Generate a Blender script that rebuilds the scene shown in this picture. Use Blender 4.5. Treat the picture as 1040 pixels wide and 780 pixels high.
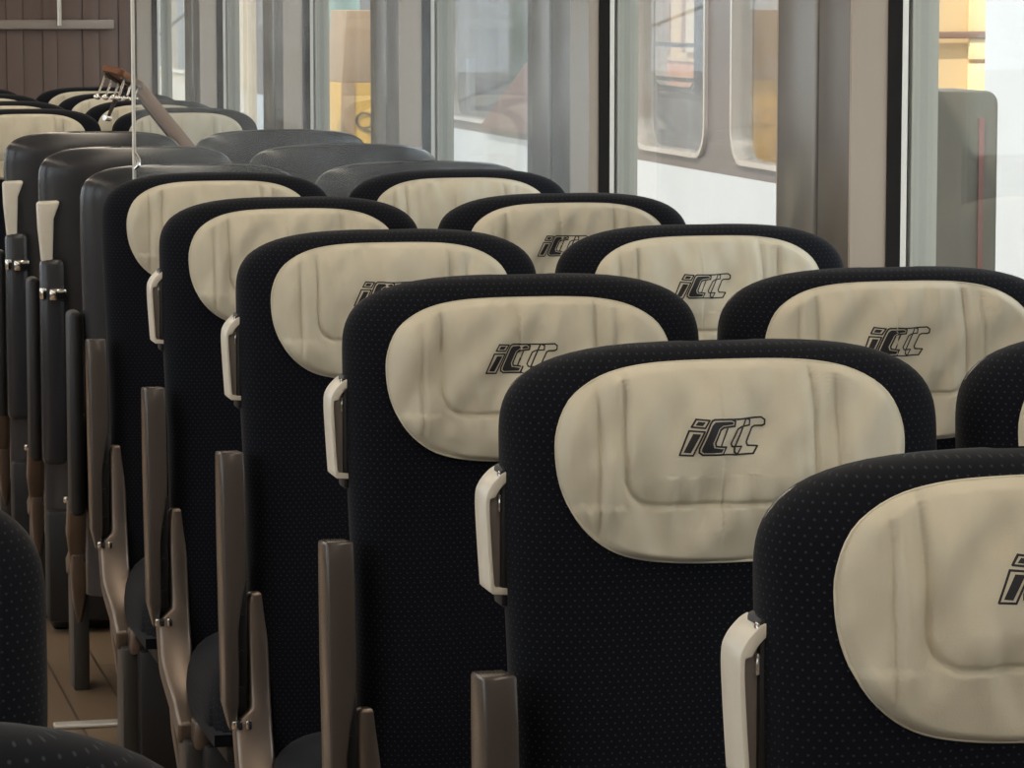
import bpy, bmesh, math, random
from mathutils import Vector, noise
for o in list(bpy.data.objects): bpy.data.objects.remove(o)
S = bpy.context.scene
COL = S.collection
PI = math.pi
random.seed(4)

# ---------------------------------------------------------------- camera
cam = bpy.data.cameras.new('camera'); cam_o = bpy.data.objects.new('camera', cam); COL.objects.link(cam_o)
cam.sensor_width = 36; cam.lens = 36 * 3500 / 1040; cam.clip_start = .05; cam.clip_end = 400
EYE = 1.53
cam_o.location = (0, 0, EYE)
cam_o.rotation_euler = (PI / 2 - .1124, 0, -.2337)
S.camera = cam_o
# ---------------------------------------------------------------- sky, sun, exposure
W = bpy.data.worlds.new('sky'); S.world = W; W.use_nodes = True
bgn = W.node_tree.nodes['Background']; bgn.inputs[0].default_value = (.86, .93, 1, 1); bgn.inputs[1].default_value = 2.0
sun = bpy.data.lights.new('sun', 'SUN'); sun.energy = 4.5; sun.angle = .02; sun.color = (1, .93, .82)
sun_o = bpy.data.objects.new('sun', sun); COL.objects.link(sun_o)
sun_o.rotation_euler = Vector((.62, .50, -.95)).to_track_quat('-Z', 'Y').to_euler()
S.view_settings.view_transform = 'Standard'; S.view_settings.look = 'None'
S.view_settings.exposure = .33; S.view_settings.gamma = 1; S.view_settings.use_curve_mapping = False
LAMP = 4.2

# ---------------------------------------------------------------- materials
def mat(name, col, rough=.6, metal=0, sheen=0, bump=None, noise_col=None, emit=None, spec=.5):
    m = bpy.data.materials.new(name); m.use_nodes = True
    nt = m.node_tree; p = nt.nodes['Principled BSDF']
    p.inputs['Base Color'].default_value = (*col, 1); p.inputs['Roughness'].default_value = rough
    p.inputs['Metallic'].default_value = metal; p.inputs['Specular IOR Level'].default_value = spec
    if sheen: p.inputs['Sheen Weight'].default_value = sheen; p.inputs['Sheen Roughness'].default_value = .4
    tc = nt.nodes.new('ShaderNodeTexCoord')
    if noise_col:
        col2, sc = noise_col
        n = nt.nodes.new('ShaderNodeTexNoise'); n.inputs['Scale'].default_value = sc; n.inputs['Detail'].default_value = 4
        nt.links.new(tc.outputs['Object'], n.inputs['Vector'])
        mx = nt.nodes.new('ShaderNodeMix'); mx.data_type = 'RGBA'
        mx.inputs[6].default_value = (*col, 1); mx.inputs[7].default_value = (*col2, 1)
        nt.links.new(n.outputs['Fac'], mx.inputs[0]); nt.links.new(mx.outputs[2], p.inputs['Base Color'])
    if bump:
        sc, st = bump
        n = nt.nodes.new('ShaderNodeTexNoise'); n.inputs['Scale'].default_value = sc; n.inputs['Detail'].default_value = 3
        nt.links.new(tc.outputs['Object'], n.inputs['Vector'])
        b = nt.nodes.new('ShaderNodeBump'); b.inputs['Strength'].default_value = st; b.inputs['Distance'].default_value = .002
        nt.links.new(n.outputs['Fac'], b.inputs['Height']); nt.links.new(b.outputs[0], p.inputs['Normal'])
    if emit:
        p.inputs['Emission Color'].default_value = (*emit[0], 1); p.inputs['Emission Strength'].default_value = emit[1]
    return m

def fabric_mat():
    m = mat('dotted_fabric', (.010, .012, .019), .9, sheen=.07, spec=.12)
    nt = m.node_tree; p = nt.nodes['Principled BSDF']; N = nt.nodes.new; L = nt.links.new
    def M(op, a, b=None):
        n = N('ShaderNodeMath'); n.operation = op
        for i, v in enumerate((a, b)):
            if v is None: continue
            if isinstance(v, (int, float)): n.inputs[i].default_value = v
            else: L(v, n.inputs[i])
        return n.outputs[0]
    uv = N('ShaderNodeUVMap'); sp = N('ShaderNodeSeparateXYZ'); L(uv.outputs[0], sp.inputs[0])
    u = M('MULTIPLY', sp.outputs[0], 1 / .0088); v = M('MULTIPLY', sp.outputs[1], 1 / .0062)
    row = M('FLOOR', v); u2 = M('ADD', u, M('MULTIPLY', M('MODULO', row, 2), .5))
    fu = M('SUBTRACT', M('FRACT', u2), .5); fv = M('MULTIPLY', M('SUBTRACT', M('FRACT', v), .5), .8)
    d = M('SQRT', M('ADD', M('MULTIPLY', fu, fu), M('MULTIPLY', fv, fv)))
    mr = N('ShaderNodeMapRange'); mr.inputs[1].default_value = .07; mr.inputs[2].default_value = .16
    mr.inputs[3].default_value = 1; mr.inputs[4].default_value = 0; L(d, mr.inputs[0])
    nz = N('ShaderNodeTexNoise'); nz.inputs['Scale'].default_value = 600; L(uv.outputs[0], nz.inputs[0])
    fac = M('MULTIPLY', mr.outputs[0], M('ADD', nz.outputs[0], .35))
    mx = N('ShaderNodeMix'); mx.data_type = 'RGBA'
    mx.inputs[6].default_value = (.0062, .0068, .0105, 1); mx.inputs[7].default_value = (.036, .044, .056, 1)
    L(fac, mx.inputs[0]); L(mx.outputs[2], p.inputs['Base Color'])
    return m

def glass_mat(name, tint, haze, refl=.06):
    m = bpy.data.materials.new(name); m.use_nodes = True; nt = m.node_tree; N = nt.nodes.new; L = nt.links.new
    for n in list(nt.nodes): nt.nodes.remove(n)
    out = N('ShaderNodeOutputMaterial'); tr = N('ShaderNodeBsdfTransparent'); tr.inputs[0].default_value = (*tint, 1)
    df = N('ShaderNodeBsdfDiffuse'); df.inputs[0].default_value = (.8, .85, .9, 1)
    gl = N('ShaderNodeBsdfGlossy'); gl.inputs['Roughness'].default_value = .02
    a = N('ShaderNodeMixShader'); b = N('ShaderNodeMixShader')
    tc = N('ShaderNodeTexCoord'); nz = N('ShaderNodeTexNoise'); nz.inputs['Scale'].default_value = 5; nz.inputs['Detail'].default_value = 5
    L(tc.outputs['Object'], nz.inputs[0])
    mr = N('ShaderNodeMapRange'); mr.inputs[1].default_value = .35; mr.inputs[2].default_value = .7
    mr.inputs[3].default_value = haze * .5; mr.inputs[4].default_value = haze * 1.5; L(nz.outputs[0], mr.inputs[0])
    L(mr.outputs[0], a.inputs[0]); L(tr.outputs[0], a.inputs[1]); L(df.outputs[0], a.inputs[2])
    lw = N('ShaderNodeLayerWeight'); lw.inputs[0].default_value = .5
    pw = N('ShaderNodeMath'); pw.operation = 'POWER'; pw.inputs[1].default_value = 5; L(lw.outputs['Facing'], pw.inputs[0])
    ma = N('ShaderNodeMath'); ma.operation = 'MULTIPLY_ADD'; ma.inputs[1].default_value = .5; ma.inputs[2].default_value = .03; L(pw.outputs[0], ma.inputs[0])
    L(ma.outputs[0], b.inputs[0]); L(a.outputs[0], b.inputs[1]); L(gl.outputs[0], b.inputs[2]); L(b.outputs[0], out.inputs[0])
    return m

M = {}
M['fabric'] = fabric_mat()
M['cover'] = mat('cream_cloth', (.70, .64, .50), .5, sheen=.15, bump=(900, .2), noise_col=((.60, .545, .42), 14))
M['print'] = mat('black_print', (.012, .011, .014), .6)
M['shell'] = mat('grey_plastic_shell', (.036, .037, .043), .25)
M['cream'] = mat('cream_plastic', (.78, .72, .61), .34)
M['taupe'] = mat('taupe_plastic', (.075, .061, .054), .2)
M['taupe_dark'] = mat('taupe_recess', (.20, .175, .155), .55)
M['frame'] = mat('brushed_bronze_metal', (.235, .19, .16), .34, metal=.8)
M['black'] = mat('black_rubber', (.012, .011, .012), .5)
M['chrome'] = mat('chrome', (.85, .83, .8), .12, metal=1)
M['steel'] = mat('dark_steel', (.09, .085, .08), .35, metal=.6)
M['cushion'] = M['fabric']
M['tan'] = mat('tan_lining', (.46, .385, .315), .45)
M['pillar_grey'] = mat('pillar_grey', (.30, .285, .265), .25, metal=.35)
M['pillar_dark'] = mat('pillar_taupe', (.20, .178, .160), .3, metal=.35)
M['gasket'] = mat('gasket', (.010, .008, .007), .3, spec=.15)
M['alu'] = mat('aluminium', (.75, .72, .66), .35, metal=.6)
M['outer'] = mat('outer_frame', (.42, .42, .36), .5)
M['wall'] = mat('wall_panel', (.40, .36, .31), .5)
M['ceil'] = mat('ceiling_panel', (.62, .60, .56), .6)
M['pane'] = glass_mat('window_glass', (.95, .96, .95), .03)
M['screen'] = glass_mat('partition_glass', (.93, .95, .96), .10)  # pale haze for dust and painted-in reflections, raised to lighten the view behind
M['lampm'] = mat('added_lamp_diffuser', (.9, .9, .9), .5, emit=((1, .86, .68), LAMP))

# ---------------------------------------------------------------- mesh helpers
def link(name, me, m, parent=None):
    o = bpy.data.objects.new(name, me); COL.objects.link(o)
    if m is not None and not me.materials: me.materials.append(m)
    if parent is not None: o.parent = parent
    return o
def empty(name, loc=(0, 0, 0), rz=0):
    o = bpy.data.objects.new(name, None); COL.objects.link(o); o.location = loc; o.rotation_euler = (0, 0, rz); return o
def tag(o, label, cat, group=None):
    o['label'] = label; o['category'] = cat
    if group: o['group'] = group
    return o
def struct(o): o['kind'] = 'structure'; return o
def finish(bm, smooth=True, bevel=0, seg=2, angle=.6):
    bmesh.ops.recalc_face_normals(bm, faces=bm.faces)
    if bevel:
        es = [e for e in bm.edges if e.is_manifold and e.calc_face_angle(0) > angle]
        bmesh.ops.bevel(bm, geom=es, offset=bevel, segments=seg, affect='EDGES', profile=.5, clamp_overlap=True)
    me = bpy.data.meshes.new('mesh'); bm.to_mesh(me); bm.free()
    if smooth:
        for p in me.polygons: p.use_smooth = True
        if hasattr(me, 'set_sharp_from_angle'): me.set_sharp_from_angle(angle=.7)
    return me
def box_into(bm, a, b):
    vs = [bm.verts.new((x, y, z)) for x in (a[0], b[0]) for y in (a[1], b[1]) for z in (a[2], b[2])]
    for f in ((0, 1, 3, 2), (4, 6, 7, 5), (0, 4, 5, 1), (2, 3, 7, 6), (0, 2, 6, 4), (1, 5, 7, 3)):
        bm.faces.new([vs[i] for i in f])
def boxes(lst, bevel=0, seg=2):
    bm = bmesh.new()
    for a, b in lst: box_into(bm, a, b)
    return finish(bm, True, bevel, seg)
def prism(poly, axis, a, b, bevel=0, seg=2):
    """polygon of 2-D points, extruded along axis from a to b"""
    bm = bmesh.new()
    def P(p, t):
        return {'x': (t, p[0], p[1]), 'y': (p[0], t, p[1]), 'z': (p[0], p[1], t)}[axis]
    v0 = [bm.verts.new(P(p, a)) for p in poly]; v1 = [bm.verts.new(P(p, b)) for p in poly]
    n = len(poly)
    bm.faces.new(v0); bm.faces.new(v1[::-1])
    for i in range(n): bm.faces.new((v0[i], v1[i], v1[(i + 1) % n], v0[(i + 1) % n]))
    return finish(bm, True, bevel, seg)
def tube(pts, rads, n=10, closed=False):
    bm = bmesh.new(); rings = []
    pts = [Vector(p) for p in pts]; N = len(pts)
    if isinstance(rads, (int, float)): rads = [rads] * N
    up = None
    for i, p in enumerate(pts):
        a = pts[(i - 1) % N] if (i > 0 or closed) else p; b = pts[(i + 1) % N] if (i < N - 1 or closed) else p
        t = (b - a).normalized()
        if up is None:
            up = Vector((0, 0, 1)) if abs(t.z) < .9 else Vector((0, 1, 0))
        s = t.cross(up).normalized(); up = s.cross(t).normalized()
        rings.append([bm.verts.new(p + (s * math.cos(2 * PI * k / n) + up * math.sin(2 * PI * k / n)) * rads[i]) for k in range(n)])
    for i in range(N if closed else N - 1):
        r0, r1 = rings[i], rings[(i + 1) % N]
        for k in range(n): bm.faces.new((r0[k], r0[(k + 1) % n], r1[(k + 1) % n], r1[k]))
    if not closed: bm.faces.new(rings[0][::-1]); bm.faces.new(rings[-1])
    return finish(bm)
def sweep_rect(path, wid, thk, bevel=.006):
    """rectangular bar swept along a path in the local YZ plane; path (y,z), wid list (x half extents lo,hi), thk list"""
    bm = bmesh.new(); rings = []
    N = len(path)
    for i, (y, z) in enumerate(path):
        a = path[max(i - 1, 0)]; b = path[min(i + 1, N - 1)]
        t = Vector((b[0] - a[0], b[1] - a[1])).normalized(); nn = Vector((-t[1], t[0]))
        x0, x1 = wid[i]; h = thk[i] / 2
        rings.append([bm.verts.new((x, y + nn[0] * s * h, z + nn[1] * s * h)) for x, s in ((x0, -1), (x1, -1), (x1, 1), (x0, 1))])
    for i in range(N - 1):
        for k in range(4): bm.faces.new((rings[i][k], rings[i][(k + 1) % 4], rings[i + 1][(k + 1) % 4], rings[i + 1][k]))
    bm.faces.new(rings[0][::-1]); bm.faces.new(rings[-1])
    bmesh.ops.recalc_face_normals(bm, faces=bm.faces)
    es = [e for e in bm.edges if e.calc_face_angle(0) > .75]
    bmesh.ops.bevel(bm, geom=es, offset=bevel, segments=3, affect='EDGES', profile=.5, clamp_overlap=True)
    return finish(bm)
def smooth_path(pts, n=6):
    out = []
    P = [Vector(p) for p in pts]
    for i in range(len(P) - 1):
        p0 = P[max(i - 1, 0)]; p1 = P[i]; p2 = P[i + 1]; p3 = P[min(i + 2, len(P) - 1)]
        for k in range(n):
            t = k / n
            out.append(tuple(.5 * ((2 * p1) + (p2 - p0) * t + (2 * p0 - 5 * p1 + 4 * p2 - p3) * t * t + (3 * p1 - p0 - 3 * p2 + p3) * t ** 3)))
    out.append(tuple(P[-1])); return out
def ring_frame(y0, y1, z0, z1, w, x0, x1, r=0, n=6):
    """rectangular ring in the YZ plane (window surround), outer y0..z1, band width w inwards, from x0 to x1, corner radius r"""
    def outline(a0, a1, b0, b1, r):
        pts = []
        for cx, cz, a in ((a1 - r, b1 - r, 0), (a0 + r, b1 - r, 1), (a0 + r, b0 + r, 2), (a1 - r, b0 + r, 3)):
            for k in range(n + 1):
                t = (a + k / n) * PI / 2; pts.append((cx + r * math.cos(t), cz + r * math.sin(t)))
        return pts
    ro = max(r, 1e-4); ri = max(r - w, 1e-4)
    o = outline(y0, y1, z0, z1, ro); i_ = outline(y0 + w, y1 - w, z0 + w, z1 - w, ri)
    bm = bmesh.new(); N = len(o)
    A = [[bm.verts.new((x, *p)) for p in q] for x in (x0, x1) for q in (o, i_)]
    for k in range(N):
        j = (k + 1) % N
        for a, b in ((A[0], A[1]), (A[1], A[3]), (A[3], A[2]), (A[2], A[0])): bm.faces.new((a[k], a[j], b[j], b[k]))
    bmesh.ops.remove_doubles(bm, verts=bm.verts, dist=1e-5)
    return finish(bm)

# ---------------------------------------------------------------- the coach: structure
XR, XL = 1.88, -.88
Y0, Y1 = -1.2, 14.9
ZC = 2.25
WIN_Z0, WIN_Z1 = .82, 1.90
PITCH = 1.88; PIL0 = 5.47; PW = .385
def floor_mat():
    m = mat('floor_boards', (.2, .13, .08), .4)
    nt = m.node_tree; p = nt.nodes['Principled BSDF']; tc = nt.nodes.new('ShaderNodeTexCoord')
    mp = nt.nodes.new('ShaderNodeMapping'); mp.inputs['Rotation'].default_value = (0, 0, PI / 2)
    br = nt.nodes.new('ShaderNodeTexBrick'); br.inputs['Scale'].default_value = 1
    br.inputs['Color1'].default_value = (.26, .175, .105, 1); br.inputs['Color2'].default_value = (.20, .13, .08, 1); br.inputs['Mortar'].default_value = (.08, .05, .03, 1)
    br.inputs['Brick Width'].default_value = 1.2; br.inputs['Row Height'].default_value = .11; br.inputs['Mortar Size'].default_value = .003
    nt.links.new(tc.outputs['Object'], mp.inputs[0]); nt.links.new(mp.outputs[0], br.inputs[0]); nt.links.new(br.outputs[0], p.inputs['Base Color'])
    return m
struct(link('floor', boxes([((XL - .1, Y0, -.06), (XR + .1, Y1 + .1, 0))]), floor_mat()))
struct(link('ceiling', prism([(XL - .12, 1.96), (XL + .25, 2.22), (XR - .25, 2.22), (XR + .12, 1.96), (XR + .12, 2.36), (XL - .12, 2.36)], 'y', Y0, Y1 + .1), M['ceil']))
struct(link('wall_back', boxes([((XL - .12, Y0 - .1, 0), (XR + .12, Y0, 2.3))]), M['wall']))
wins = []
k = -4
pillars = []
while PIL0 + k * PITCH < Y1 + 2:
    pillars.append(PIL0 + k * PITCH); k += 1
def side_wall(sgn, X, name, num0):
    XO = X + sgn * .15
    def bx(y0, y1, z0, z1, xa=X, xb=XO): return ((min(xa, xb), y0, z0), (max(xa, xb), y1, z1))
    wl = struct(link(name, boxes([bx(Y0, Y1 + .1, 0, WIN_Z0), bx(Y0, Y1 + .1, WIN_Z1, 2.2)]), M['wall']))
    n = num0
    for py in pillars:
        a, b = max(py, Y0), min(py + PW, Y1)
        if b <= a + .05: continue
        t = struct(empty('trim_%d' % n, (X, (a + b) / 2, WIN_Z0)))
        mid = py + .172
        def lb(y0, y1, z0, z1, x0, x1):
            A = ((min(x0, x1), y0 - (a + b) / 2, z0 - WIN_Z0), (max(x0, x1), y1 - (a + b) / 2, z1 - WIN_Z0)); return A
        if mid > a: link('pillar_panel', boxes([lb(a, min(mid, b) - .004, WIN_Z0, WIN_Z1, 0, sgn * .14)], .008, 3), M['pillar_dark'], t)
        if b > mid + .02: link('pillar_panel', boxes([lb(max(mid, a) + .004, b, WIN_Z0, WIN_Z1, sgn * -.004, sgn * .14)], .008, 3), M['pillar_grey'], t)
        link('joint_strip', boxes([lb(max(mid - .012, a), min(mid + .012, b), WIN_Z0, WIN_Z1, sgn * .012, sgn * .13)]), M['black'], t)
        n += 1
    w = num0
    for py in pillars:
        a = py + PW - PITCH; b = py
        a = py - PITCH + PW
        if b < Y0 + .3 or a > Y1 - .1: continue
        a = max(a, Y0); b = min(b, Y1)
        e = struct(empty('window_%d' % w, (X, (a + b) / 2, WIN_Z0))); w += 1
        ya, yb = a - (a + b) / 2, b - (a + b) / 2; h = WIN_Z1 - WIN_Z0
        link('lining', ring_frame(ya, yb, 0, h, .010, sgn * .0, sgn * .063, .02), M['tan'], e)
        link('gasket', ring_frame(ya + .001, yb - .001, .001, h - .001, .013, sgn * .063, sgn * .087, .02), M['gasket'], e)
        link('glazing_bead', ring_frame(ya + .001, yb - .001, .001, h - .001, .014, sgn * .087, sgn * .097, .02), M['alu'], e)
        link('pane', boxes([((min(sgn * .098, sgn * .103), ya + .004, .004), (max(sgn * .098, sgn * .103), yb - .004, h - .004))]), M['pane'], e)
        link('outer_frame', ring_frame(ya + .001, yb - .001, .001, h - .001, .016, sgn * .104, sgn * .150, .02), M['outer'], e)
    return wl
side_wall(1, XR, 'wall_right', 1)
side_wall(-1, XL, 'wall_left', 21)
# end wall: brown boards, rail and a bright post
we = struct(link('wall_end', boxes([((XL - .1, Y1 + .03, 0), (XR + .1, Y1 + .12, 2.3))]), mat('end_wall_backing', (.10, .07, .06), .6)))
brown = mat('brown_end_boards', (.185, .130, .112), .45, noise_col=((.15, .105, .09), 3))
y = 0; x = XL; bi = 0; bme = {}
while x < XR - .005:
    wv = [.085, .06, .11, .07][bi % 4]; wv = min(wv, XR - x)
    dz = [0, .006, .002, .009][bi % 4]
    link('board', boxes([((x + .0005, Y1 - .005 - dz, .0), (x + wv - .0005, Y1 + .03, 2.2))], .002, 2), brown, we)
    x += wv; bi += 1
link('rail', boxes([((.4, Y1 - .05, 1.385), (XR - .10, Y1 - .025, 1.425))], .006), mat('rail_grey', (.36, .31, .28), .35), we)
link('reflection_post', tube([(1.545, Y1 - .07, 1.40), (1.545, Y1 - .07, 1.95)], .010, 10), M['alu'], we)  # bright post modelled in place of a vertical lamp reflection

# unseen ceiling lamps, added to light the interior from above
def lamp(x, y, label):
    t = tag(empty('added_ceiling_lamp', (x, y, 2.20)), label, 'lamp', 'unseen added lamps over the seats')
    link('housing', boxes([((-.09, -7.4, -.01), (.09, 7.4, .02))], .006), M['alu'], t)
    link('diffuser', boxes([((-.075, -7.3, -.03), (.075, 7.3, -.011))], .006), M['lampm'], t)
lamp(-.15, 6.8, 'unseen warm white lamp strip added over the far side of the aisle')
lamp(1.15, 6.8, 'unseen warm white lamp strip added above the seats by the windows')

# ---------------------------------------------------------------- the train seat
ZT = 1.1735; HW = .235; HN = 3.2; HH = .102
def cy(z): return -(1.02 - z) * .075
def hw(s):
    taper = HW - .008 * max(0, min(1, (s - .16) / .25))
    if s >= HH: return taper
    return HW * (1 - ((HH - s) / HH) ** HN) ** (1 / HN)
def rho(x, s):
    if s >= HH: return min(abs(x) / hw(s), 1)
    return min(((abs(x) / HW) ** HN + ((HH - s) / HH) ** HN) ** (1 / HN), 1)
def thick(s):      # front padding
    return .052 + .012 * math.exp(-((s - .12) / .10) ** 2) + .016 * math.exp(-((s - .58) / .16) ** 2)
def yf(x, s):
    r = rho(x, s); g = (1 - r ** 6) ** .42 if r < 1 else 0
    wing = .012 * (abs(x) / HW) ** 2 * (1 if s > .16 else .5)
    return cy(ZT - s) - thick(s) * g - wing * g
def back_mesh(front=True):
    bm = bmesh.new(); uvl = bm.loops.layers.uv.new('UVMap')
    ss = [HH * (1 - math.cos(PI / 2 * i / 18)) for i in range(0, 19)] + [HH + (.78 - HH) * i / 26 for i in range(1, 27)]
    ss[0] = 1e-4
    nx = 36; rows = []
    for s in ss:
        h = hw(s); row = []; L = 0; prev = None
        for i in range(nx + 1):
            x = h * math.sin(PI / 2 * (2 * i / nx - 1)); yv = yf(x, s)
            if prev: L += math.hypot(x - prev[0], yv - prev[1])
            prev = (x, yv); row.append([bm.verts.new((x, yv, ZT - s)), L])
        for q in row: q[1] -= L / 2
        rows.append((row, s))
    uv = {}
    for row, s in rows:
        for v, L in row: uv[v] = (L, s * 1.03)
    for j in range(len(rows) - 1):
        for i in range(nx):
            f = bm.faces.new((rows[j][0][i][0], rows[j + 1][0][i][0], rows[j + 1][0][i + 1][0], rows[j][0][i + 1][0]))
    # flat rear closing a little inside the shell
    brow = []
    for row, s in rows:
        r2 = []
        for v, L in (row[0], row[nx]):
            w = bm.verts.new((v.co.x * .985, v.co.y + .018, v.co.z - .002)); uv[w] = (L * 1.06, s * 1.03); r2.append(w)
        brow.append(r2)
    for j in range(len(rows) - 1):
        bm.faces.new((rows[j][0][0][0], brow[j][0], brow[j + 1][0], rows[j + 1][0][0][0]))
        bm.faces.new((rows[j][0][nx][0], rows[j + 1][0][nx][0], brow[j + 1][1], brow[j][1]))
        bm.faces.new((brow[j][0], brow[j][1], brow[j + 1][1], brow[j + 1][0]))
    for f in bm.faces:
        for l in f.loops: l[uvl].uv = uv[l.vert]
    return finish(bm)
def shell_mesh():
    bm = bmesh.new(); nx = 34; rows = []
    n_, h_ = 3.9, .095
    def hws(s): return hw(max(s, h_ + .01)) if s >= h_ else HW * (1 - ((h_ - s) / h_) ** n_) ** (1 / n_)
    def rh(x, s):
        if s >= h_: return min(abs(x) / hws(s), 1)
        return min(((abs(x) / HW) ** n_ + ((h_ - s) / h_) ** n_) ** (1 / n_), 1)
    ss = [h_ * (1 - math.cos(PI / 2 * i / 18)) for i in range(0, 19)] + [h_ + (.93 - h_) * i / 20 for i in range(1, 21)]
    ss[0] = 1e-4
    for s in ss:
        h = hws(s); row = []
        zt = ZT - .001 - s
        for i in range(nx + 1):
            x = h * math.sin(PI / 2 * (2 * i / nx - 1)); r = rh(x, s)
            g = (1 - r ** 5) ** .5 if r < 1 else 0
            row.append(bm.verts.new((x, cy(ZT - s) + .004 + (.046 + .02 * min(1, s / .5)) * g, zt)))
        inner = [bm.verts.new((x_ * h, cy(ZT - s) + .001, zt)) for x_ in (-1, 1)]
        rows.append((row, inner))
    for j in range(len(rows) - 1):
        a, ia = rows[j]; b, ib = rows[j + 1]
        for i in range(nx): bm.faces.new((a[i], a[i + 1], b[i + 1], b[i]))
        bm.faces.new((ia[0], a[0], b[0], ib[0])); bm.faces.new((a[nx], ia[1], ib[1], b[nx])); bm.faces.new((ia[1], ia[0], ib[0], ib[1]))
    return finish(bm)
# headrest cover --------------------------------------------------
HALF = [(0, .0155), (.05, .0160), (.09, .0185), (.125, .0255), (.152, .038), (.172, .056), (.184, .083), (.187, .110),
        (.183, .145), (.170, .178), (.152, .202), (.128, .220), (.098, .230), (.055, .2355), (0, .237)]
HALF = [(x * .992, .0165 + (s - .0155) * .925) for x, s in HALF]
CS = .118; CXO = -.0045; PXO = -.020
def outline_r(n):
    pts = [(x, s - CS) for x, s in HALF] + [(-x, s - CS) for x, s in HALF[-2:0:-1]]
    pts = smooth_path(pts + [pts[0]], 8)[:-1]
    P = sorted((math.atan2(b, a), math.hypot(a, b)) for a, b in pts)
    res = []
    for k in range(n):
        t = -PI + 2 * PI * k / n
        lo = None
        for i in range(len(P)):
            t0, r0 = P[i - 1]; t1, r1 = P[i]
            if i == 0: t0 -= 2 * PI
            if t0 <= t <= t1: lo = r0 + (r1 - r0) * (t - t0) / max(t1 - t0, 1e-9); break
        if lo is None:
            t0, r0 = P[-1]; t1, r1 = P[0][0] + 2 * PI, P[0][1]; lo = r0 + (r1 - r0) * (t - t0) / max(t1 - t0, 1e-9)
        res.append((t, lo))
    return res
def seam_u(x, s):
    """distance to the stitched U that frames the middle panel"""
    hx, sb, r = .101, .160, .03
    ax = abs(x - PXO)
    if s < sb - r: return abs(ax - hx)
    if ax < hx - r: return abs(s - sb)
    return abs(math.hypot(ax - (hx - r), s - (sb - r)) - r)
def cover_depth(x, s, rr, seed):
    gro = lambda d, w: math.exp(-(d / w) ** 2)
    px = x - PXO
    inner = abs(px) < .101 and s < .160
    du = seam_u(x, s); dv = abs(abs(px) - .127)
    d = .0085 + .0060 * (1 - rr ** 5)
    d += .0055 * min(1, du / .028) ** .7 * (1 if inner else .45)
    d -= .0050 * gro(du, .0026) * (1 if s > .02 else 0)
    d -= .0046 * gro(dv, .0024)
    q = Vector((x * 9 + seed * 3.1, s * 5 + seed, seed * 1.7))
    d += .0085 * noise.noise(q * 1.9)
    # long soft folds falling from the top edge
    d += .0105 * noise.noise(Vector((px * 30 + seed * 5 + s * 9 * (1 if px > 0 else -1), s * 4.5, seed * .7))) * (.45 + .55 * math.exp(-s / .10))
    # puckers at the top hem and across the seams
    d += .0070 * noise.noise(Vector((x * 58 + seed * 7, s * 7, seed))) * (math.exp(-s / .035) + .9 * gro(du, .026) + .5 * gro(dv, .015))
    d += .0075 * noise.noise(Vector(((x + s * .8) * 24 + seed, (s - x * .5) * 9, seed * 2)))
    d += .0016 * noise.noise(Vector((x * 45, s * 34 + seed, seed)))
    if rr > .93: d *= 1 - ((rr - .93) / .07) ** 2 * .75
    return max(d, .0025)
def cover_pt(x, s, rr, seed): return (x, yf(x, s) - cover_depth(x, s, rr, seed), ZT - s)
def cover_mesh(seed):
    bm = bmesh.new(); n = 240; R = 80; O = outline_r(n)
    c = bm.verts.new(cover_pt(CXO, CS, 0, seed)); prev = None
    for j in range(1, R + 1):
        rr = j / R
        ring = [bm.verts.new(cover_pt(CXO + math.cos(t) * r * rr, CS + math.sin(t) * r * rr, rr, seed)) for t, r in O]
        for k in range(n):
            if prev is None: bm.faces.new((c, ring[k], ring[(k + 1) % n]))
            else: bm.faces.new((prev[k], ring[k], ring[(k + 1) % n], prev[(k + 1) % n]))
        prev = ring
    rim = [bm.verts.new((v.co.x, v.co.y + .010, v.co.z)) for v in prev]
    for k in range(n): bm.faces.new((prev[k], rim[k], rim[(k + 1) % n], prev[(k + 1) % n]))
    bmesh.ops.recalc_face_normals(bm, faces=bm.faces)
    me = bpy.data.meshes.new('cover'); bm.to_mesh(me); bm.free()
    for p in me.polygons: p.use_smooth = True
    # make sure it faces -Y
    if sum(p.normal.y for p in me.polygons) > 0: me.flip_normals()
    return me
def piping_mesh(seed):
    O = outline_r(120)
    return tube([(CXO + math.cos(t) * r, yf(CXO + math.cos(t) * r, CS + math.sin(t) * r) - .0018, ZT - CS - math.sin(t) * r) for t, r in O], .0015, 6, True)
# the printed mark: lower-case i and three overlapping letters C, outlines with the first two letters filled
LOGO_LINES = [
    ([(285, 140), (398, 150), (355, 212), (245, 203)], 1, 12), ([(225, 234), (350, 242), (250, 438), (137, 432)], 1, 12),
    ([(442, 146), (596, 150), (630, 166), (622, 206), (520, 214), (492, 232), (440, 338), (446, 366), (545, 378), (515, 438), (332, 436), (302, 414), (304, 382), (400, 182), (420, 154)], 1, 13),
    ([(610, 150), (740, 150), (774, 164), (768, 208), (690, 214), (652, 232), (590, 350), (600, 377), (690, 380), (645, 448), (520, 440)], 0, 11),
    ([(556, 224), (492, 366)], 0, 11),
    ([(650, 152), (878, 146), (908, 168), (904, 206), (880, 216), (818, 216), (792, 228), (735, 345), (745, 375), (830, 380), (788, 442), (650, 446), (622, 424), (624, 384), (722, 178), (734, 152)], 0, 12)]
LOGO_FILL = [[(300, 158), (362, 164), (336, 194), (276, 190)], [(255, 258), (318, 262), (230, 418), (170, 412)],
             [(446, 166), (592, 168), (612, 178), (606, 192), (516, 198), (478, 222), (418, 340), (428, 378), (518, 392), (500, 420), (344, 420), (322, 404), (326, 382), (418, 192)]]
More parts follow.
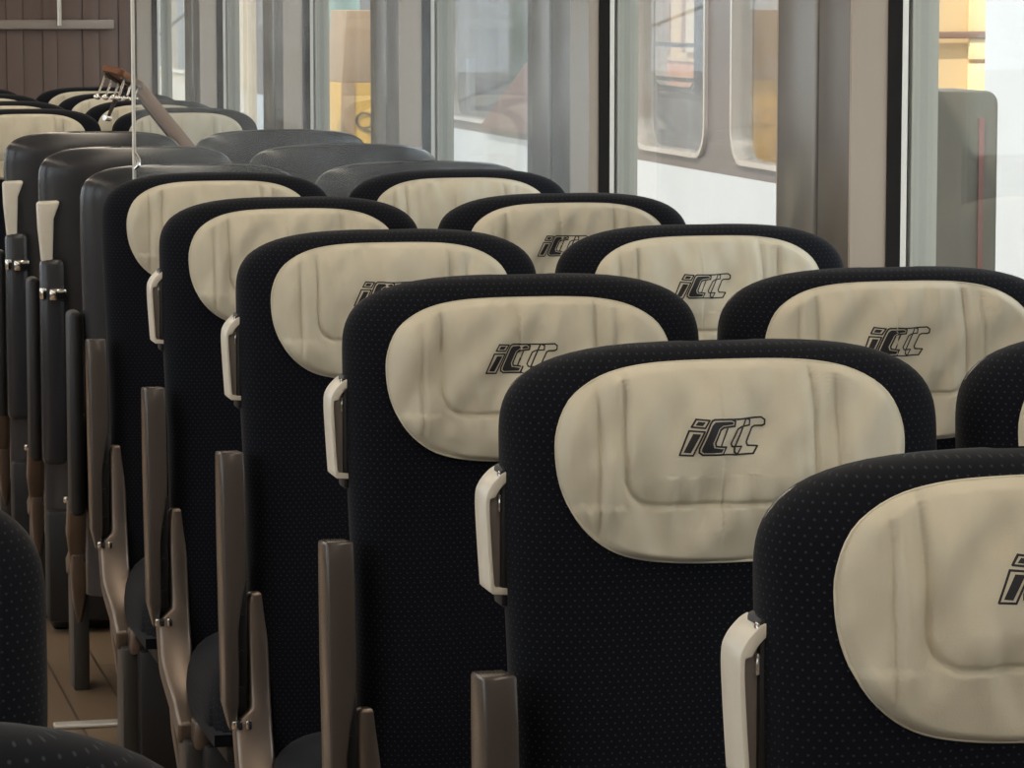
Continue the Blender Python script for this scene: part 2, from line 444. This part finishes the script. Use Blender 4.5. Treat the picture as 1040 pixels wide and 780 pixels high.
def logo_mesh(seed):
    bm = bmesh.new(); sc = 1 / 8190
    def P(p, lift):
        x = PXO + (p[0] - 525) * sc; s = .0905 + (p[1] - 295) * sc
        rr = math.hypot(x, s - CS) / .15
        q = cover_pt(x, s, min(rr, .6), seed); return (q[0], q[1] - lift, q[2])
    for poly, closed, w in LOGO_LINES:
        n = len(poly); w *= .62
        for i in range(n if closed else n - 1):
            a = Vector(poly[i]); b = Vector(poly[(i + 1) % n]); t = (b - a).normalized(); nn = Vector((-t[1], t[0])) * w
            a2 = a - t * w * .6; b2 = b + t * w * .6; m = max(1, int((b2 - a2).length / 22)); prev = None
            for k in range(m + 1):
                c = a2.lerp(b2, k / m); e = (bm.verts.new(P(c + nn, .0006)), bm.verts.new(P(c - nn, .0006)))
                if prev: bm.faces.new((prev[0], prev[1], e[1], e[0]))
                prev = e
    for poly in LOGO_FILL:
        f = bm.faces.new([bm.verts.new((p[0], p[1], 0)) for p in poly])
        r_ = bmesh.ops.triangulate(bm, faces=[f])['faces']
        for _ in range(4):
            es = {e for f_ in r_ for e in f_.edges if e.calc_length() > 26}
            if not es: break
            r_ = [g for g in bmesh.ops.subdivide_edges(bm, edges=list(es), cuts=1)['geom_inner'] if isinstance(g, bmesh.types.BMFace)] and [f_ for f_ in bm.faces if max(v.co.length for v in f_.verts) > 5]
            r_ = bmesh.ops.triangulate(bm, faces=r_)['faces']
        for v in {v for f_ in bm.faces for v in f_.verts if v.co.length > 5}: v.co = P((v.co.x, v.co.y), .0007)
    bm.normal_update()
    for f in bm.faces:
        if f.normal.y > 0: f.normal_flip()
    me = bpy.data.meshes.new('logo'); bm.to_mesh(me); bm.free(); return me
def cushion_mesh():
    bm = bmesh.new(); uvl = bm.loops.layers.uv.new('UVMap'); nx, ny = 24, 24
    X, Ya, Yb, Za, Zb = .222, -.52, -.03, .30, .445
    def top(u, v):
        r = max(abs(u), abs(v)); r = (abs(u) ** 5 + abs(v) ** 5) ** .2
        g = (1 - min(r, 1) ** 5) ** .5
        return u * X, (Ya + Yb) / 2 + v * (Yb - Ya) / 2, Za + .02 + (Zb - Za - .02) * g - .02 * (v + .2) * g + .012 * u * u * g
    V = [[bm.verts.new(top(math.sin(PI / 2 * (2 * i / nx - 1)), math.sin(PI / 2 * (2 * j / ny - 1)))) for i in range(nx + 1)] for j in range(ny + 1)]
    for j in range(ny):
        for i in range(nx): bm.faces.new((V[j][i], V[j][i + 1], V[j + 1][i + 1], V[j + 1][i]))
    edge = V[0] + [V[j][nx] for j in range(1, ny + 1)] + V[ny][nx - 1::-1] + [V[j][0] for j in range(ny - 1, 0, -1)]
    low = [bm.verts.new((v.co.x, v.co.y, Za)) for v in edge]; n = len(edge)
    for i in range(n): bm.faces.new((edge[i], low[i], low[(i + 1) % n], edge[(i + 1) % n]))
    bm.faces.new(low)
    for f in bm.faces:
        for l in f.loops: l[uvl].uv = (l.vert.co.x + l.vert.co.z * .3, l.vert.co.y)
    return finish(bm)

ME = {'back': back_mesh(), 'shell': shell_mesh(), 'cushion': cushion_mesh()}
SEEDS = (1.3, 4.7, 8.2, 11.9)
COV = [cover_mesh(s) for s in SEEDS]; PIP = piping_mesh(0); LOG = [logo_mesh(s) for s in SEEDS]
# armrest, raised: bar with a narrow lower part, built at the -x side (x from -.285 to -.240)
def armrest_mesh():
    path = [(-.070, .848), (-.074, .80), (-.080, .70), (-.084, .66), (-.088, .62), (-.092, .58), (-.096, .52), (-.098, .47), (-.100, .445), (-.100, .428)]
    wid = []
    for y_, z in path:
        u = max(0, min(1, (.665 - z) / .075)); v = max(0, min(1, (.47 - z) / .045))
        wid.append((-.276 + .010 * v, -.240 - .015 * u - .004 * v))
    return sweep_rect(path, wid, [.058, .066, .070, .070, .070, .070, .066, .056, .042, .022], .0045)
ME['armrest'] = armrest_mesh()
ME['arm_hinge'] = prism([(-.105, .66), (-.04, .68), (-.03, .50), (-.06, .43), (-.10, .45)], 'x', -.258, -.238, .004, 2)
ME['arm_back'] = boxes([((-.262, -.075, .42), (-.232, .010, .86))], .012, 3)
fr = smooth_path([(-.062, .632), (-.074, .56), (-.088, .47), (-.112, .40), (-.155, .335), (-.21, .295), (-.27, .270)], 6)
nF = len(fr)
def fw(i):
    z = fr[i][1]
    t = max(0, min(1, (.452 - z) / .012)) - max(0, min(1, (.36 - z) / .06)) * .5; u = max(0, min(1, (z - .60) / .032)) ** 2
    return (-.236 - .024 * t + .005 * u, -.203 - .004 * u)
ME['frame'] = sweep_rect(fr, [fw(i) for i in range(nF)], [.030 + .012 * max(0, min(1, (.60 - fr[i][1]) / .15)) for i in range(nF)], .011)
ME['frame_end'] = boxes([((-.226, -.315, .250), (-.196, -.266, .300))], .006, 2)
ME['frame_low'] = sweep_rect([(-.17, .32), (-.185, .26), (-.205, .20), (-.21, .15)], [(-.248, -.210), (-.246, -.212), (-.240, -.215), (-.232, -.222)], [.05, .045, .035, .02], .007)
ME['clip'] = boxes([((-.266, -.128, .432), (-.250, -.110, .447)), ((-.246, -.128, .432), (-.236, -.110, .447))], .003, 2)
ME['leg'] = boxes([((-.240, -.30, .0), (-.205, -.20, .262)), ((-.20, -.30, .22), (.2, -.20, .262))], .004, 2)
ME['added_plinth'] = boxes([((-.212, -.34, .0), (.22, -.05, .262))], .012, 2); ME['added_plinth_slim'] = boxes([((-.04, -.34, .0), (.22, -.05, .262))], .012, 2)  # black base boxes added to cover the bright floor and keep it dark
ME['added_skirt'] = boxes([((-.225, -.075, .03), (.225, .02, .30))], .01, 2)  # black panel added to fill the darkness below the turned seats
ME['pan'] = boxes([((-.20, -.50, .265), (.20, -.04, .302))], .01, 2)
def handle_meshes():
    # cream bow: slanting top, straight outer bar, short foot
    path = smooth_path([(-.232, 1.046), (-.240, 1.041), (-.2500, 1.029), (-.2540, 1.014), (-.2525, .975), (-.2490, .922)], 5) + [(-.246, .919), (-.230, .918)]
    bm = bmesh.new(); rings = []
    N = len(path)
    for i, (x, z) in enumerate(path):
        a = path[max(i - 1, 0)]; b = path[min(i + 1, N - 1)]
        t = Vector((b[0] - a[0], b[1] - a[1])).normalized(); nn = Vector((t[1], -t[0]))
        th = .0100 if z > 1.02 else (.0044 if z > .928 else .007)
        rings.append([bm.verts.new((x + nn[0] * o, yv, z + nn[1] * o)) for o, yv in ((0, -.018), (-th, -.018), (-th, .034), (0, .034))])
    for i in range(N - 1):
        for k in range(4): bm.faces.new((rings[i][k], rings[i][(k + 1) % 4], rings[i + 1][(k + 1) % 4], rings[i + 1][k]))
    bm.faces.new(rings[0][::-1]); bm.faces.new(rings[-1])
    bow = finish(bm, True, .0025, 2, .9)
    web = prism([(-.2515, 1.022), (-.236, 1.030), (-.236, .924), (-.2465, .924)], 'y', -.010, -.003, .001, 1)
    base = boxes([((-.2375, -.016, .905), (-.228, .020, 1.050))], .004, 2)
    screw = boxes([((-.2400, -.016, 1.034), (-.2365, -.008, 1.046)), ((-.2400, -.016, 1.004), (-.2365, -.008, 1.022))], .001, 1)
    return bow, web, base, screw
BOW, WEB, HBASE, HSCREW = handle_meshes()
BACKHANDLE = prism([(-.245, 1.046), (-.190, 1.048), (-.206, 1.006), (-.210, .911), (-.204, .891), (-.234, .891), (-.243, .986)], 'y', .040, .078, .008, 3)
REAR_COLUMN = boxes([((-.240, .030, .42), (-.182, .085, .912))], .016, 3)
REAR_CLIP = boxes([((-.243, .060, .815), (-.226, .092, .845)), ((-.222, .062, .813), (-.180, .095, .842))], .006, 2)
SCREW = tube([(-.248, -.104, .0), (-.248, -.108, .0)], .005, 10)
def mirrored(me):
    m2 = me.copy(); 
    for v in m2.vertices: v.co.x = -v.co.x
    m2.flip_normals(); return m2
MIR = {}
def mir(me, flag):
    if not flag: return me
    if me.name not in MIR: MIR[me.name] = mirrored(me)
    return MIR[me.name]
SEAT_LABELS = {}
def seat(x, y, label, variant=0, reverse=False, side=-1, aisle=True, group='dark blue train seats', cover=True, handle=True, cover_drop=0, logo=True):
    """side: image side on which the aisle fittings sit (-1 left, +1 right); aisle: has handle and armrest"""
    t = tag(empty('train_seat', (x, y, 0), PI if reverse else 0), label, 'seat', group)
    fl = (side > 0) != reverse          # mirrored in local space
    link('backrest', ME['back'], M['fabric'], t)
    sh = link('back_shell', ME['shell'], M['shell'], t)
    if not reverse: sh.scale = (.982, 1, .994)
    link('seat_cushion', ME['cushion'], M['cushion'], t)
    link('seat_pan', ME['pan'], M['black'], t)
    link('leg', mir(ME['leg'], fl), M['steel'], t)
    link('added_plinth', mir(ME['added_plinth_slim' if reverse and not handle else 'added_plinth'], fl), M['black'], t)
    if reverse and handle: link('added_skirt', mir(ME['added_skirt'], fl), M['black'], t)
    if cover:
        c = link('headrest_cover', COV[variant % 4], M['cover'], t); c.location = (0, -cover_drop * .55, -cover_drop); c['label'] = 'quilted cream headrest cover with printed letters' if logo else 'quilted cream headrest cover'
        link('piping', PIP, M['cover'], c)
        if logo: link('printed_logo', LOG[variant % 4], M['print'], c)
    if aisle:
        a = link('armrest', mir(ME['armrest'], fl), M['taupe'], t) if not reverse else link('armrest', mir(ME['arm_back'], fl), M['black'], t); a['label'] = 'taupe plastic armrest folded up' if not reverse else 'black armrest folded up'
        h = link('armrest_hinge', mir(ME['arm_hinge'], fl), M['black'], a)
        f = link('side_frame', mir(ME['frame'], fl), M['frame'], t); f['label'] = 'bronze metal side frame'
        link('frame_foot', mir(ME['frame_end'], fl), M['frame'], f); link('frame_strut', mir(ME['frame_low'], fl), M['frame'], f); link('clip', mir(ME['clip'], fl), M['chrome'], f)
        for z in (.60, .545, .49) if not reverse else ():
            sc = link('screw', SCREW, M['black'], a); sc.location.z = z
            if fl: sc.location.x = .496
        if not handle: pass
        elif not reverse:
            g = link('grab_handle', mir(BOW, fl), M['cream'], t); g['label'] = 'cream plastic grab handle'
            link('handle_web', mir(WEB, fl), M['taupe_dark'], g); link('handle_base', mir(HBASE, fl), M['black'], g); link('handle_screw', mir(HSCREW, fl), M['chrome'], g)
        else:
            g = link('grab_handle', mir(BACKHANDLE, fl), M['cream'], t); g['label'] = 'cream plastic grab handle'
            link('rear_column', mir(REAR_COLUMN, fl), M['shell'], t); link('column_clip', mir(REAR_CLIP, fl), M['chrome'], t)
    return t
AX, BX, CX = .800 + HW, 1.300 + HW, .016
RP = .878; YA1 = 3.414
la = ['nearest dark blue aisle seat, cream cover cut off by the right edge',
      'second-row dark blue aisle seat with the whole black logo on its cream cover',
      'third-row dark blue aisle seat, cover logo half hidden by the next seat',
      'dark blue aisle seat in the fourth row, only the tip of its cover logo showing',
      'dark blue aisle seat in the fifth row, cream cover showing no logo',
      'dark blue aisle seat in the sixth row, right in front of the glass screen']
for i in range(6): seat(AX, YA1 + (i - 1) * RP, la[i], i, handle=i < 5, cover_drop=(0, 0, .010, .002, .003, 0)[i], group='aisle seats facing the camera')
lb = {1: 'dark blue window seat at the right frame edge showing just its left corner',
      2: 'dark blue window seat near the right edge, logo on its wide cream cover',
      3: 'dark blue window seat with its whole logo, standing before the wide window pillar',
      4: 'dark blue window seat with a half hidden logo, below the narrow window pillar',
      5: 'dark blue window seat before the glass screen, cream cover with no logo showing'}
for i in range(1, 6): seat(BX, YA1 + (i - 1) * RP, lb[i], i + 2, aisle=False, logo=i < 5, group='window seats facing the camera')
lr = ['grey shell back of the aisle seat just behind the glass screen edge', 'grey shell back of the middle turned aisle seat, cream rear handle',
      'grey shell back of the farthest turned aisle seat at the left frame edge']
lw = ['grey shell back of the turned window seat lowest behind the glass screen', 'grey shell back of the middle turned window seat behind the glass screen',
      'grey shell back of the farthest turned window seat, right of the guitar neck']
for i, yy in enumerate((7.32, 8.22, 9.13)):
    seat(AX, yy, lr[i], i, reverse=True, handle=i > 0, group='seats turned away, aisle side')
    seat(BX, yy, lw[i], i + 1, reverse=True, aisle=False, group='seats turned away, window side')
lf = ['far aisle seat with a pale cover at the left edge, first beyond the turned seats', 'second far aisle seat, a thin pale cover strip at the left edge',
      'far aisle seat at the left edge, third of the far row', 'farthest aisle seat by the brown end wall']
lg = ['far window seat with greyish cover behind the guitar neck and glass', 'far window seat with cream cover peeking just below the guitar tuners',
      'far window seat whose cover arches left of the guitar head, second from last', 'farthest window seat, its thin cream arch nearest the brown end wall']
for i, yy in enumerate((10.95, 11.78, 12.66, 13.5)):
    seat(AX, yy, lf[i], i + 1, logo=False, group='far seats, aisle side')
    seat(BX, yy, lg[i], i + 3, aisle=False, logo=False, group='far seats, window side')
seat(CX, 2.568, 'dark dotted seat shoulder at the left edge across the aisle', 0, side=1, aisle=False, group='seats across the aisle')
seat(CX, 1.69, 'dark dotted seat top in the bottom left corner across the aisle', 1, side=1, aisle=False, group='seats across the aisle')

# ---------------------------------------------------------------- glass partition
YP = 7.14
gp = tag(empty('glass_partition', (1.39, YP, 0)), 'clear glass screen with bright edge strip standing between the back-to-back seats', 'partition')
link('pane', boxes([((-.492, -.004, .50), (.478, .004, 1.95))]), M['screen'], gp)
link('edge_strip', boxes([((-.499, -.006, .45), (-.492, .006, 2.0))], .002), M['alu'], gp)
link('lower_panel', boxes([((-.48, -.012, .0), (.478, .012, .50))], .004), M['shell'], gp)
link('floor_rail', boxes([((-.68, -.02, 0), (.478, .02, .010))], .004), M['alu'], gp)
cl = link('clamp', tube([(-.497, -.012, 1.172), (-.488, -.014, 1.18), (-.488, -.012, 1.192), (-.494, -.010, 1.205)], [.003, .005, .004, .002], 8), M['chrome'], gp)

# ---------------------------------------------------------------- guitar standing on a far seat
def guitar():
    A = Vector((1.40, 10.05, 1.10)); B = Vector((1.262, 10.0, 1.268))        # points on the neck
    t = (B - A).normalized()
    root = empty('guitar', B - t * .80); tag(root, 'wooden guitar leaning between seats, tuners and pale neck sticking up', 'guitar')
    inv = root.location
    view = Vector((0, 1, 0)); s = t.cross(view).normalized(); nrm = s.cross(t).normalized()    # nrm roughly along the view
    # turn the guitar round its own axis so that the side of the neck shows
    ang = math.radians(-24); s2 = s * math.cos(ang) + nrm * math.sin(ang); n2 = nrm * math.cos(ang) - s * math.sin(ang); s, nrm = s2, n2
    def P(a, b, c): return (B - inv) + t * a + s * b + nrm * c
    def bar(name, secs, m, bev, parent=root):
        bm = bmesh.new(); rings = []
        for a, w, c0, c1 in secs: rings.append([bm.verts.new(P(a, b, c)) for b, c in ((-w, c0), (w, c0), (w, c1), (-w, c1))])
        for i in range(len(rings) - 1):
            for k in range(4): bm.faces.new((rings[i][k], rings[i][(k + 1) % 4], rings[i + 1][(k + 1) % 4], rings[i + 1][k]))
        bm.faces.new(rings[0][::-1]); bm.faces.new(rings[-1])
        return link(name, finish(bm, True, bev, 2, .5), m, parent)
    neckm = mat('pale_neck_wood', (.36, .22, .145), .4, noise_col=((.30, .18, .115), 30)); dark = mat('rosewood', (.035, .024, .02), .5)
    headm = mat('headstock_wood', (.23, .085, .035), .35, noise_col=((.17, .06, .025), 40))
    bar('neck', [(-.40, .022, -.020, .004), (0, .019, -.016, .004), (.01, .019, -.016, .004)], neckm, .006)
    bar('fingerboard', [(-.46, .0225, .004, .011), (.0, .0195, .004, .011)], dark, .001)
    # headstock bends over towards the left, its machine heads hanging below
    th = Vector((-.083, -.115, .048)).normalized(); wd = th.cross(Vector((.25, 0, 1))).normalized(); hn = wd.cross(th).normalized()
    if hn.z < 0: hn = -hn
    H0 = B - inv + t * .002
    def Q(a, b, c): return H0 + th * a + wd * b + hn * c
    bm = bmesh.new(); rings = []
    for a, w in ((-.004, .022), (.03, .033), (.14, .036), (.155, .028)):
        rings.append([bm.verts.new(Q(a, b, c)) for b, c in ((-w, -.009), (w, -.009), (w, .009), (-w, .009))])
    for i in range(3):
        for k in range(4): bm.faces.new((rings[i][k], rings[i][(k + 1) % 4], rings[i + 1][(k + 1) % 4], rings[i + 1][k]))
    bm.faces.new(rings[0][::-1]); bm.faces.new(rings[-1])
    h = link('headstock', finish(bm, True, .002, 2, .5), headm, root)
    for sg in (-1, 1):
        link('gear_plate', tube([Q(.03, sg * .030, -.012), Q(.135, sg * .030, -.012)], .006, 6), M['steel'], h)
        for k in range(3):
            a = .040 + k * .042; ln = .040 + .012 * k + (.012 if sg > 0 else 0)
            tu = link('tuner', tube([Q(a, sg * .032, -.006), Q(a, sg * .034, -ln)], .0032, 8), M['chrome'], h)
            bm = bmesh.new(); bmesh.ops.create_uvsphere(bm, u_segments=10, v_segments=6, radius=.010)
            for v in bm.verts: v.co = Q(a + v.co.x * .8, sg * .034 + v.co.y * 1.25, -ln - .006 + v.co.z * .8)
            link('tuner_knob', finish(bm), M['chrome'], tu)
            link('string_post', tube([Q(a, sg * .014, .0), Q(a, sg * .014, .014)], .004, 8), M['chrome'], h)
    link('strap_end', tube([Q(.02, .02, -.01), Q(.035, .03, -.07), Q(.04, .03, -.115)], [.004, .007, .005], 8), dark, h)
    link('strap_buckle', tube([Q(.028, .03, -.118), Q(.058, .03, -.124)], [.008, .008], 8), M['chrome'], h)
    # body: waisted outline
    outl = []
    L = .46
    for i in range(25):
        v = i / 24
        w = .0 if i in (0, 24) else (.145 * math.sin(PI * min(v / .45, 1)) ** .5 if v < .225 else None)
        if w is None:
            w = .145 - .027 * math.exp(-((v - .42) / .1) ** 2) + .04 * max(0, min(1, (v - .42) / .3))
            if v > .72: w *= max(0, 1 - ((v - .72) / .28) ** 2) ** .5
        outl.append((-.34 - v * L, w))
    poly = outl + [(a, -w) for a, w in outl[-2:0:-1]]
    bm = bmesh.new(); v0 = [bm.verts.new(P(a, w, -.088)) for a, w in poly]; v1 = [bm.verts.new(P(a, w, .002)) for a, w in poly]
    bm.faces.new(v0); bm.faces.new(v1[::-1])
    for i in range(len(poly)): bm.faces.new((v0[i], v1[i], v1[(i + 1) % len(poly)], v0[(i + 1) % len(poly)]))
    b = link('body', finish(bm, True, .003, 2, .8), mat('guitar_body_wood', (.42, .22, .09), .3), root)
    for k in range(6):
        o = -.020 + k * .008
        link('string', tube([P(-.70, o, .014), P(.0, o * .85, .015), Q(.04 + (k % 3) * .042, .014 * (1 if k > 2 else -1), .012)], .0006, 5), M['chrome'], root)
guitar()

# ---------------------------------------------------------------- outside
white = mat('white_coach_paint', (.52, .53, .54), .35); band = mat('coach_window_band', (.125, .10, .088), .4)
silver = mat('silver_frame', (.55, .51, .47), .25, metal=.6); dkglass = glass_mat('coach_glass', (.93, .92, .9), .06)
inter = mat('coach_interior', (.30, .25, .21), .7)
struct(link('ground', boxes([((2.3, -30, -1.3), (60, 120, -1.2)), ((-60, -30, -1.3), (-1.3, 120, -1.2))]), mat('track_bed', (.42, .40, .38), .9, noise_col=((.34, .32, .3), 6))))
def rounded_rect(y0, y1, z0, z1, r, n=6):
    pts = []
    for c, d, a in ((y1 - r, z1 - r, 0), (y0 + r, z1 - r, 1), (y0 + r, z0 + r, 2), (y1 - r, z0 + r, 3)):
        for k in range(n + 1):
            t = (a + k / n) * PI / 2; pts.append((c + r * math.cos(t), d + r * math.sin(t)))
    return pts
def coach(label, X, ya, yb, wl, z0, z1, bandm, lowm, framem, far=None, zb=.825, r=.14, stripe=None, endm=None):
    t = tag(empty('railway_coach', (X, (ya + yb) / 2, -1.2)), label, 'coach')
    def B(x0, x1, y0, y1, a, b): return ((x0, y0 - (ya + yb) / 2, a + 1.2), (x1, y1 - (ya + yb) / 2, b + 1.2))
    Dp = 2.8
    link('lower_body', boxes([B(-.03, .03, ya, yb, -.9, zb), B(Dp - .03, Dp + .03, ya, yb, -.9, zb), B(0, Dp, ya, yb, -.95, -.05)]), lowm, t)
    if stripe: link('stripe', boxes([B(-.034, -.028, ya, yb, stripe[0], stripe[1])]), stripe[2], t)
    rf = [(0, 2.2), (.35, 2.5), (Dp - .35, 2.5), (Dp, 2.2), (Dp, 2.3), (Dp - .4, 2.62), (.4, 2.62), (0, 2.3)]
    ro = link('roof', prism([(p[0], p[1] + 1.2) for p in rf], 'y', ya - (ya + yb) / 2, yb - (ya + yb) / 2), lowm, t)
    for ye in (ya, yb): link('end_wall', boxes([B(0, Dp, ye - .03, ye + .03, -.9, 2.3)]), endm or lowm, t)
    for xw, wins in ((0, wl), (Dp, far or [])):
        seg = [ya] + [v for w_ in sorted(wins) for v in w_] + [yb]
        bl = [B(xw - .03, xw + .03, seg[i], seg[i + 1], zb, 2.25) for i in range(0, len(seg), 2)]
        bl += [B(xw - .03, xw + .03, w_[0], w_[1], zb, z0) for w_ in wins if z0 > zb + .005] + [B(xw - .03, xw + .03, w_[0], w_[1], z1, 2.25) for w_ in wins]
        link('window_band', boxes(bl), bandm, t)
        for w_ in sorted(wins):
            m_ = (ya + yb) / 2
            f = link('window', ring_frame(w_[0] - m_ - .012, w_[1] - m_ + .012, z0 + 1.2 - .012, z1 + 1.2 + .012, .020, xw - .045, xw + .04, r), framem, t)
            link('pane', prism([(p[0], p[1]) for p in rounded_rect(w_[0] - m_, w_[1] - m_, z0 + 1.2, z1 + 1.2, r)], 'x', xw - .008, xw + .002), dkglass, f)
            # corner fillets of the band
            if r > .03:
                for cyv, czv, sy, sz in ((w_[0], z0, 1, 1), (w_[1], z0, -1, 1), (w_[0], z1, 1, -1), (w_[1], z1, -1, -1)):
                    poly = [(cyv - m_, czv + 1.2)] + [(cyv - m_ + sy * r * (1 - math.sin(a * PI / 12)), czv + 1.2 + sz * r * (1 - math.cos(a * PI / 12))) for a in range(7)]
                    link('corner_fillet', prism(poly, 'x', xw - .028, xw + .028), bandm, f)
    return t, B
# brown-banded coach beyond windows 2 and 3
nw = [(11.95, 12.93), (13.30, 14.35), (14.75, 15.75), (16.15, 18.25)]
fwn = [(12.4, 13.3), (13.75, 14.65), (15.1, 16.0), (16.45, 17.35), (17.8, 18.7), (19.15, 20.05), (20.5, 21.4), (21.8, 22.6), (22.95, 23.95)]
t, B = coach('brown and white coach with round-cornered silver windows on the next track', 4.0, 11.75, 24.6, nw + [(19.0, 20.0)], .885, 1.95, band, white, silver, far=fwn, endm=mat('cream_end_paint', (.72, .52, .28), .5))
em = mat('pale_yellow_panel', (.9, .72, .38), .5)
for za, zb_ in ((1.30, 1.375), (1.40, 1.75), (1.07, 1.285)): link('end_panel', boxes([B(.47, 1.3, 11.69, 11.715, za, zb_)], .003), em, t)
link('end_bar', boxes([B(.2, 1.3, 11.68, 11.70, 1.375, 1.40)], .003), mat('end_bar_brown', (.22, .13, .09), .5), t)
link('floor_seat_row', boxes([B(1.2, 1.5, 17.0, 24.4, 0, .98)], .03), inter, t)
link('partition_bar', boxes([B(2.70, 2.76, 22.95, 23.95, 1.17, 1.20), B(2.70, 2.76, 22.95, 23.95, .93, .96)]), silver, t)
link('sloping_panel', prism([(p[0] - 18.175, p[1] + 1.2) for p in ((15.6, .862), (17.2, .865), (16.14, 1.224), (15.6, 1.41))], 'x', -.075, -.05), mat('ramp_brown', (.20, .13, .11), .7), t)
pl_ = link('pole', tube([(.30, 16.95 - 18.175 + 2.12, 1.2), (.30, 16.95 - 18.175 + 2.12, 2.37)], .026, 12), mat('pole_blue', (.72, .78, .95), .4), t)
link('pole_ring', tube([(.30, 16.95 - 18.175 + 2.12, 2.04), (.30, 16.95 - 18.175 + 2.12, 2.07)], .029, 12), white, pl_)
link('locker', boxes([B(.5, .9, 13.6, 14.4, 0, 1.75)], .03), mat('yellow_locker', (.62, .36, .06), .5, noise_col=((.5, .27, .05), 3)), t)
coach('plain white coach at the right, beyond the nearest window', 4.0, -2, 10.25, [], 1, 2, white, white, silver)
coach('pale beige coach with cream window frames far along the next track', 4.0, 25.2, 44, [(25.6 + i * 1.3, 26.6 + i * 1.3) for i in range(13)], .9, 1.9, mat('beige_paint', (.62, .53, .40), .5), mat('beige_low', (.68, .62, .52), .5), mat('cream_frame', (.8, .75, .65), .4), r=.05)
# building across the tracks
bd = tag(empty('station_building', (10, 30, -1.2)), 'sunlit cream and orange building across the tracks', 'building')
link('wall', boxes([((0, -25, 0), (4, 30, 2.05)), ]), mat('orange_plaster', (.72, .36, .22), .8), bd)
link('upper_wall', boxes([((-.02, -25, 2.05), (4, 30, 8))]), mat('cream_plaster', (.82, .66, .42), .8), bd)
fm = mat('window_bars', (.35, .2, .13), .6); pm = mat('bright_blind', (.85, .80, .70), .6)
for i in range(22):
    y = -24 + i * 2.4
    w_ = link('window', boxes([((-.06, y, 2.15), (.02, y + 1.7, 4.2))]), pm, bd)
    link('window_bar', boxes([((-.09, y + q, 2.15), (-.05, y + q + .07, 4.2)) for q in (-.05, .53, 1.1, 1.68)]), fm, w_)
# things standing between the tracks
cb = tag(empty('trackside_cabinet', (2.74, 7.2, -1.2)), 'weathered green cabinet with reddish stripe outside the right-hand window', 'cabinet')
gm = mat('weathered_green', (.055, .060, .042), .6, noise_col=((.10, .08, .055), 7))
link('body', prism(rounded_rect(-.10, .075, 0, 2.52, .03), 'y', -.02, .2, .006), gm, cb)
link('stripe', boxes([((.028, -.026, .1), (.040, -.019, 2.46))]), mat('faded_red', (.15, .055, .042), .6), cb)
link('band', boxes([((-.098, -.03, 2.06), (.073, -.019, 2.085))]), M['black'], cb)
link('latch', boxes([((-.05, -.045, 1.86), (-.01, -.019, 1.875))], .003), M['alu'], cb)
qc = tag(empty('yellow_cabinet', (3.02, 15.8, -1.2)), 'tapering brown and yellow cabinet marked with a letter Q outside the window', 'cabinet')
link('lower_case', prism([(-.13, 0), (.14, 0), (.14, 2.33), (-.10, 2.33)], 'y', -.15, .25, .006), mat('cabinet_yellow', (.72, .42, .06), .5, noise_col=((.6, .33, .05), 4)), qc)
link('upper_case', prism([(-.10, 2.33), (.14, 2.33), (.14, 2.66), (-.075, 2.66)], 'y', -.15, .25, .006), mat('cabinet_brown', (.40, .25, .13), .6, noise_col=((.5, .33, .2), 9)), qc)
link('side_plate', prism([(-.132, 0), (-.04, 0), (-.04, 2.33), (-.102, 2.33)], 'y', -.156, -.149), mat('plate_tan', (.48, .30, .16), .6), qc)
def letter(ch, size, loc, parent, m):
    cu = bpy.data.curves.new('lettering', 'FONT'); cu.body = ch; cu.size = size; cu.extrude = .001; cu.align_x = 'CENTER'
    o = bpy.data.objects.new('lettering', cu); COL.objects.link(o)
    dg = bpy.context.evaluated_depsgraph_get(); me = bpy.data.meshes.new_from_object(o.evaluated_get(dg)); bpy.data.objects.remove(o)
    p = link('lettering', me, m, parent); p.location = loc; p.rotation_euler = (PI / 2, 0, 0); return p
letter('Q:', .115, (.018, -.158, 2.115), qc, mat('letter_brown', (.10, .07, .04), .6))
mb = tag(empty('notice_board', (3.22, 18.6, -1.2)), 'pale mint notice board with yellow foot behind the yellow cabinet', 'board')
link('board', boxes([((-.12, -.03, 2.18), (.35, .03, 3.2))], .005), mat('mint_board', (.52, .72, .64), .5), mb)
link('foot', boxes([((-.10, -.03, 0), (.33, .03, 2.18))], .005), mat('board_yellow', (.85, .62, .22), .5), mb)
link('round_sign', tube([(-.01, -.034, 2.30), (-.01, -.05, 2.30)], .045, 16), white, mb)
sm = tag(empty('stayed_mast', (2.6, 17.87, -1.2)), 'mast with a thin dark diagonal stay cable outside the far windows', 'mast')
link('mast', tube([(0, 0, 0), (0, 0, 4.2)], .03, 12), M['steel'], sm)
link('stay_cable', tube([(0, 23.8, 0), (0, 2.33, 2.434), (0, 0, 2.70)], .010, 8), M['steel'], sm)
